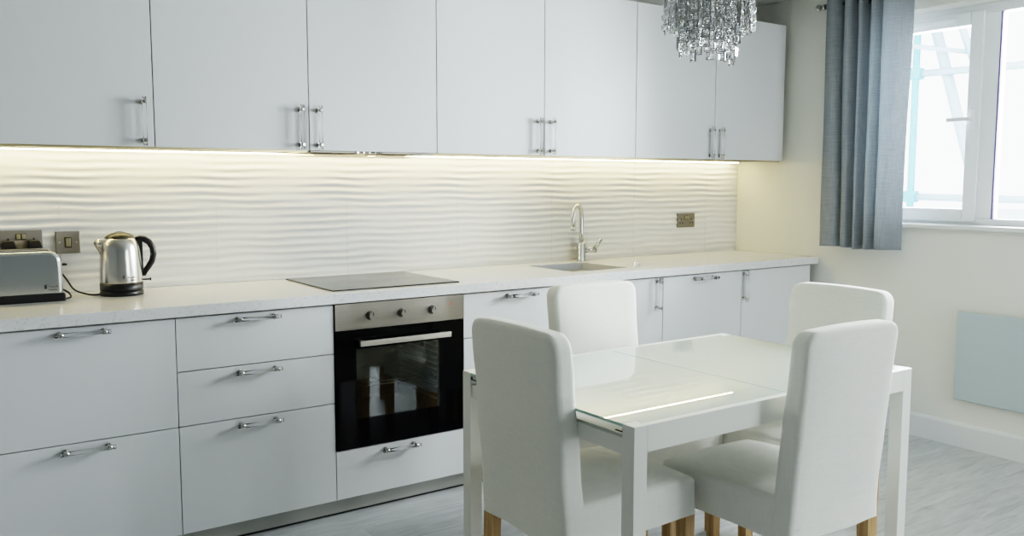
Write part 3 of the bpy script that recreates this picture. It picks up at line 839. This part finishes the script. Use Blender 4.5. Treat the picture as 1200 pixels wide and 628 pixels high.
# runners and latch hooks under the glass
for sy_ in (-1, 1):
    y0, y1 = sorted((sy_ * (hyy - .03), sy_ * (hyy - .05)))
    MB().box(-hx + .05, hx - .05, y0, y1, TZ - .028, TZ - .009).build('slide_rail', M['tablewhite'], tb)
    b = MB(); y2, y3 = sorted((sy_ * (hyy - L_ - .001), sy_ * (hyy - L_ - .030)))
    b.box(-hx + .002, -hx + .006, y2, y3, TZ - .024, TZ - .0215); b.box(-hx + .002, -hx + .006, y3 - .004 if sy_ > 0 else y2, y3 if sy_ > 0 else y2 + .002, TZ - .024, TZ - .014)
    b.build('latch', M['black'], tb)
MB().box(-hx + .06, hx - .06, -hyy + .09, hyy - .09, TZ - .026, TZ - .0105).build('stored_leaf', M['tablewhite'], tb)

# ------------------------------------------------------------------ chairs (built facing +x, origin at the floor centre of the seat)
CW, CD = .427, .52
def soft(name, size, bev_vert, bev_all, cuts, deform, parent, sub=1):
    """rounded box from z=0..size[2] centred in x,y, bevelled then deformed"""
    bm = bmesh.new()
    w, d, h = size
    bmesh.ops.create_cube(bm, size=1, matrix=Matrix.Translation((0, 0, h / 2)) @ Matrix.Diagonal((w, d, h, 1)))
    for sel, r, sg in bev_vert:
        es = [e for e in bm.edges if sel(e)]
        bmesh.ops.bevel(bm, geom=es, offset=r, segments=sg, affect='EDGES', profile=.5)
    es = [e for e in bm.edges if len(e.link_faces) == 2 and e.calc_face_angle(0) > .7 and not all(v.co.z < 1e-5 for v in e.verts)]
    if bev_all: bmesh.ops.bevel(bm, geom=es, offset=bev_all, segments=3, affect='EDGES', profile=.5)
    for ax, vals in cuts.items():
        no = {'x': (1, 0, 0), 'y': (0, 1, 0), 'z': (0, 0, 1)}[ax]
        for v in vals:
            co = tuple(v * c for c in no)
            bmesh.ops.bisect_plane(bm, geom=bm.verts[:] + bm.edges[:] + bm.faces[:], plane_co=co, plane_no=no)
    for v in bm.verts: v.co = Vector(deform(*v.co))
    s_ = MB(); s_.bm.free(); s_.bm = bm
    o = s_.build(name, M['cover'], parent, smooth=True)
    o.data.set_sharp_from_angle(angle=math.radians(55))
    return o
rng = lambda a, b_, n: [a + (b_ - a) * i / n for i in range(1, n)]
def make_chair():
    ch = empty('dining_chair')
    # seat cover with skirt:  local x: back at -CD/2, front at +CD/2 ; z .33 .. .472
    def dseat(x, y, z):
        u = x / (CD / 2); v = y / (CW / 2)
        top = max(0, (z - .07) / .07)
        zz = z + .030 * top * (1 - .85 * v * v) * (1 - .7 * max(0, u) ** 2) - .012 * top * max(0, u) ** 3
        k = 1 + .010 * (1 - z / .14)         # skirt flares very slightly
        yy = y * k + .0022 * math.sin(9 * x / .5 + 2) * (1 - top) ; xx = x * k + .002 * math.sin(14 * y) * (1 - top)
        if z < 1e-4: zz += .0025 * math.sin(20 * x + 11 * y)
        return (xx, yy, zz + .332)
    vert = lambda e: abs(e.verts[0].co.z - e.verts[1].co.z) > .05
    seat = soft('seat', (CD, CW, .122), [(lambda e: vert(e), .022, 4)], .017, {'x': rng(-.24, .24, 10), 'y': rng(-.2, .2, 8), 'z': rng(0, .12, 4)}, dseat, ch)
    # backrest: slab, thickness in x, top corners rounded
    bh = .946 - .328; bt = .080
    def dback(x, y, z):
        t = z / bh
        lean = -.060 * max(0, t - .08) ** 1.15
        th = .5 + x / bt                       # 0 outer .. 1 inner
        xx = x * (1 - .18 * t) + lean
        bulge = .010 * math.sin(PI * min(1, max(0, (t - .2) / .8))) * (1 - (y / (CW / 2)) ** 2)
        xx += bulge * (1 if x > 0 else -.5) * (abs(x) / (bt / 2))
        wv = 1 + .010 * t + .010 * math.sin(PI * t) * -1
        yy = y * wv
        zz = z + .007 * max(0, (t - .8) / .2) * (1 - (y / (CW / 2)) ** 2)
        xx += .0012 * math.sin(18 * y + 6 * z) + .0010 * math.sin(31 * z + 9 * y)
        if abs(y) > CW * .48: yy += .0015 * math.sin(26 * z) * (1 if y > 0 else -1)
        if z < 1e-4: zz += .002 * math.sin(25 * y)
        return (xx - CD / 2 + bt / 2 - .001, yy, zz + .328)
    thru = lambda e: abs(e.verts[0].co.x - e.verts[1].co.x) > .05 and e.verts[0].co.z > .4
    back = soft('backrest', (bt, CW, bh), [(thru, .042, 6)], .017, {'y': rng(-.2, .2, 8), 'z': rng(.02, .56, 16), 'x': [-.012, .012]}, dback, ch)
    # piped seam lines of the cover down the two outer rear edges and hem
    b = MB()
    for s_ in (-1, 1):
        pts = [Vector(dback(-bt / 2 + .0145, s_ * (CW / 2 - .0035), z)) for z in [0.004 + (bh - .035) * i / 26 for i in range(27)]]
        b.tube(pts, .0013, 6)
    b.build('seam', M['cover'], ch)
    b = MB()
    b.tube([Vector(dback(-bt / 2 - .0006, y, .045)) for y in [(-CW / 2 + .02) + (CW - .04) * i / 12 for i in range(13)]], .0010, 6)
    b.build('hem_seam', M['cover'], ch)
    for sx_ in (-1, 1):
        for sy_ in (-1, 1):
            l = .042; x1 = sx_ * (CD / 2 - .004); y1 = sy_ * (CW / 2 - .003)
            xa, xb = sorted((x1, x1 - sx_ * l)); ya, yb = sorted((y1, y1 - sy_ * l))
            b = MB(); b.box(xa, xb, ya, yb, 0, .345, .002, 2)
            rear = sx_ < 0
            for v in b.bm.verts:
                t = 1 - v.co.z / .345
                if rear: v.co.x -= .010 * t * t
                cx, cy = (xa + xb) / 2, (ya + yb) / 2
                v.co.x += (cx - v.co.x) * .15 * t; v.co.y += (cy - v.co.y) * .15 * t
            b.build('leg', M['oak'], ch)
    return ch
chA = make_chair()
specs = [((1.285 + CD / 2, -1.775), 0, 'white covered chair at the left end of the table, back towards the oven side viewer'),
         ((2.053, -2.312 + CD / 2), PI / 2, 'white covered chair on the near long side of the table, nearest the heater'),
         ((2.124, -1.108 - CD / 2), -PI / 2, 'white covered chair on the far side of the table in front of the drawers'),
         ((2.852 - CD / 2, -1.742), PI, 'white covered chair at the right end of the table by the window wall')]
specs[0] = (specs[0][0], 0, 'white slipcovered chair at the left end of the table, its back next to the oven')
specs[1] = (specs[1][0], PI / 2, 'white slipcovered chair on the near long side of the table, its back to the viewer')
for i, ((x, y), rz, lab) in enumerate(specs):
    o = chA if i == 0 else copy_tree(chA)
    o.location = (x, y, 0); o.rotation_euler = (0, 0, rz)
    tag(o, lab, 'chair', 'white slipcovered dining chairs around the table')

# ------------------------------------------------------------------ chandelier
CX, CY = 2.01, -1.80
cd = empty('chandelier', (CX, CY, ZC), 0, 'tiered chandelier of chrome squares and clear crystals hanging over the table', 'chandelier')
z_ = lambda z: z - ZC
MB().lathe([(0, 0), (.06, 0), (.06, -.012), (.045, -.025), (.012, -.032), (0, -.032)], n=32).build('ceiling_rose', M['chrome'], cd)
MB().cyl((0, 0, -.03), (0, 0, z_(2.14)), .006, n=12).build('stem', M['chrome'], cd)
def ringmesh(r, z, t=.0035):
    b = MB(); n = 56
    pts = [(r * math.cos(2 * PI * i / n), r * math.sin(2 * PI * i / n), z) for i in range(n + 1)]
    b.tube(pts, t, 8, caps=False)
    for k in range(3):
        a = 2 * PI * k / 3; b.cyl((0, 0, z), (r * math.cos(a), r * math.sin(a), z), .003, n=8)
    return b.build('ring', M['chrome'], cd)
for r, z in ((.142, 2.11), (.115, 2.04), (.094, 1.965)): ringmesh(r, z_(z))
MB().cyl((0, 0, z_(2.14)), (0, 0, z_(1.93)), .010, n=14).build('stem', M['chrome'], cd)
for k in range(5):
    a = 2 * PI * k / 5 + .3
    b = MB(); b.cyl((.05 * math.cos(a), .05 * math.sin(a), z_(2.05)), (.05 * math.cos(a), .05 * math.sin(a), z_(1.995)), .010, n=14); b.m(1).lathe([(.008, 0), (.009, -.02), (.006, -.035), (0, -.037)], c=(.05 * math.cos(a), .05 * math.sin(a), z_(1.995)), n=14)
    b.build('lamp_holder', [M['chrome'], mat('frosted bulb', (.9, .9, .88), .4)], cd)
def link(b, zc, s, w=.0017, rot=0, double=False):
    """square chrome frame in the local y-z plane with a faceted crystal inside"""
    h = s / 2; n0 = len(b.bm.verts)
    b.m(0)
    for (a0, a1, c0, c1) in ((-h, h, -h, -h + 2 * w), (-h, h, h - 2 * w, h), (-h, -h + 2 * w, -h + 2 * w, h - 2 * w), (h - 2 * w, h, -h + 2 * w, h - 2 * w)):
        b.box(-w * 1.3, w * 1.3, a0, a1, zc + c0, zc + c1)
    # crystal: bevelled square stone (8 sided double pyramid with table)
    b.m(1); k = h - 3.4 * w; tk = k * .28
    def sq(r, x, c=.3):
        pts = []
        for sy_, sz_ in ((1, 1), (-1, 1), (-1, -1), (1, -1)):
            if sy_ * sz_ > 0: pts += [(sy_ * r, sz_ * r * (1 - c)), (sy_ * r * (1 - c), sz_ * r)]
            else: pts += [(sy_ * r * (1 - c), sz_ * r), (sy_ * r, sz_ * r * (1 - c))]
        return [b.bm.verts.new((x, p_[0], zc + p_[1])) for p_ in pts]
    R0, R1, R2 = sq(k * .62, -tk), sq(k, 0), sq(k * .62, tk)
    for A, B in ((R0, R1), (R1, R2)):
        for t in range(8):
            f = b.bm.faces.new((A[t], A[(t + 1) % 8], B[(t + 1) % 8], B[t])); f.material_index = 1
    f = b.bm.faces.new(R0); f.material_index = 1; f = b.bm.faces.new(R2); f.material_index = 1
    if rot:
        b.bm.verts.ensure_lookup_table()
        for v in b.bm.verts[n0:]:
            v.co = Matrix.Rotation(rot, 3, 'Z') @ v.co
def drop(b, zc, r=.011, h=.024):
    b.m(1); n = 8
    top = b.bm.verts.new((0, 0, zc + h)); bot = b.bm.verts.new((0, 0, zc - h))
    A = [b.bm.verts.new((r * math.cos(2 * PI * t / n), r * math.sin(2 * PI * t / n), zc + .4 * h)) for t in range(n)]
    B = [b.bm.verts.new((r * math.cos(2 * PI * (t + .5) / n), r * math.sin(2 * PI * (t + .5) / n), zc - .4 * h)) for t in range(n)]
    fs = []
    for t in range(n):
        q = (t + 1) % n
        fs += [b.bm.faces.new((top, A[t], A[q])), b.bm.faces.new((A[t], B[t], A[q])), b.bm.faces.new((A[q], B[t], B[q])), b.bm.faces.new((bot, B[q], B[t]))]
    for f in fs: f.material_index = 1
def strand(zt, zb, seed, s=.024):
    r = random.Random(seed); b = MB(); z = 0; L = zt - zb
    b.m(0).cyl((0, 0, 0), (0, 0, -L + .01), .0006, n=5)
    while z < L - s * .4:
        ss = s * r.choice((.85, 1, 1, 1.25))
        if r.random() < .22: drop(b, -z - ss * .55, .009, ss * .5)
        else: link(b, -z - ss / 2 - .001, ss, rot=r.uniform(-.45, .45))
        z += ss + .002
    bmesh.ops.recalc_face_normals(b.bm, faces=b.bm.faces)
    me = bpy.data.meshes.new('crystal_strand'); b.bm.to_mesh(me); b.bm.free(); me.materials.append(M['chain']); me.materials.append(M['crystal'])
    return me
def hang(r, zt, zb, n, seed, jitter=.02, s=.024, kinds=5):
    ms = [strand(zt, zb + random.uniform(-jitter, jitter) * (1 if k else 0), seed + k, s) for k in range(kinds)]
    for i in range(n):
        a = 2 * PI * (i + .5 * (seed % 2)) / n
        o = bpy.data.objects.new('crystal_strand', ms[(i * 3 + i // 4) % kinds]); C.objects.link(o); o.parent = cd
        o.location = (r * math.cos(a), r * math.sin(a), z_(zt)); o.rotation_euler = (0, 0, a + random.uniform(-.25, .25))
hang(.142, 2.108, 1.850, 22, 11, .014, .029)
hang(.118, 2.04, 1.85, 10, 22, .012, .026)
hang(.092, 1.963, 1.768, 14, 33, .024, .031)
hang(.050, 1.963, 1.80, 5, 44, .012, .026)

# ------------------------------------------------------------------ lights
def area(name, loc, rot, sx_, sy_, power, col):
    l = bpy.data.lights.new(name, 'AREA'); l.shape = 'RECTANGLE'; l.size = sx_; l.size_y = sy_; l.energy = power; l.color = col
    o = bpy.data.objects.new(name, l); C.objects.link(o); o.location = loc; o.rotation_euler = rot
    return o
# daylight arriving through the window and the garden door (lamps stand outside the openings)
area('window_daylight', (XR + .42, (WY0 + WY1) / 2, (WZ0 + WZ1) / 2 + .1), (0, math.radians(90), 0), 1.1, 1.9, 230, (.92, .97, 1))
area('door_daylight', ((DX0 + DX1) / 2, YF - .35, 1.15), (math.radians(90), 0, 0), 1.0, 2.0, 48, (.92, .97, 1))
w = bpy.data.worlds.new('world'); scene.world = w; w.use_nodes = True
bg = w.node_tree.nodes['Background']; bg.inputs[0].default_value = (.90, .96, 1, 1); bg.inputs[1].default_value = 4.0

# ------------------------------------------------------------------ camera
F, cx_, cy_, cz_, yaw, pitch, roll = 1026.17, -.17901, -3.82218, 1.36118, .609553, .0986095, -.00140721
fwd = Vector((math.sin(yaw) * math.cos(pitch), math.cos(yaw) * math.cos(pitch), -math.sin(pitch)))
rt = Vector((math.cos(yaw), -math.sin(yaw), 0)); dn = fwd.cross(rt)
cc, ss = math.cos(roll), math.sin(roll)
r2, d2 = cc * rt + ss * dn, -ss * rt + cc * dn
mtx = Matrix((r2, -d2, -fwd)).transposed().to_4x4(); mtx.translation = Vector((cx_, cy_, cz_))
cam = bpy.data.cameras.new('camera'); co = bpy.data.objects.new('camera', cam); C.objects.link(co); co.matrix_world = mtx
cam.sensor_fit = 'HORIZONTAL'; cam.sensor_width = 36; cam.lens = F * 36 / 1200; cam.clip_start = .05
scene.camera = co
scene.view_settings.view_transform = 'Filmic'; scene.view_settings.look = 'High Contrast'; scene.view_settings.exposure = .43
scene.cycles.max_bounces = 12; scene.cycles.transparent_max_bounces = 24; scene.cycles.transmission_bounces = 12
scene.cycles.caustics_reflective = False; scene.cycles.caustics_refractive = False
scene.cycles.sample_clamp_indirect = 6
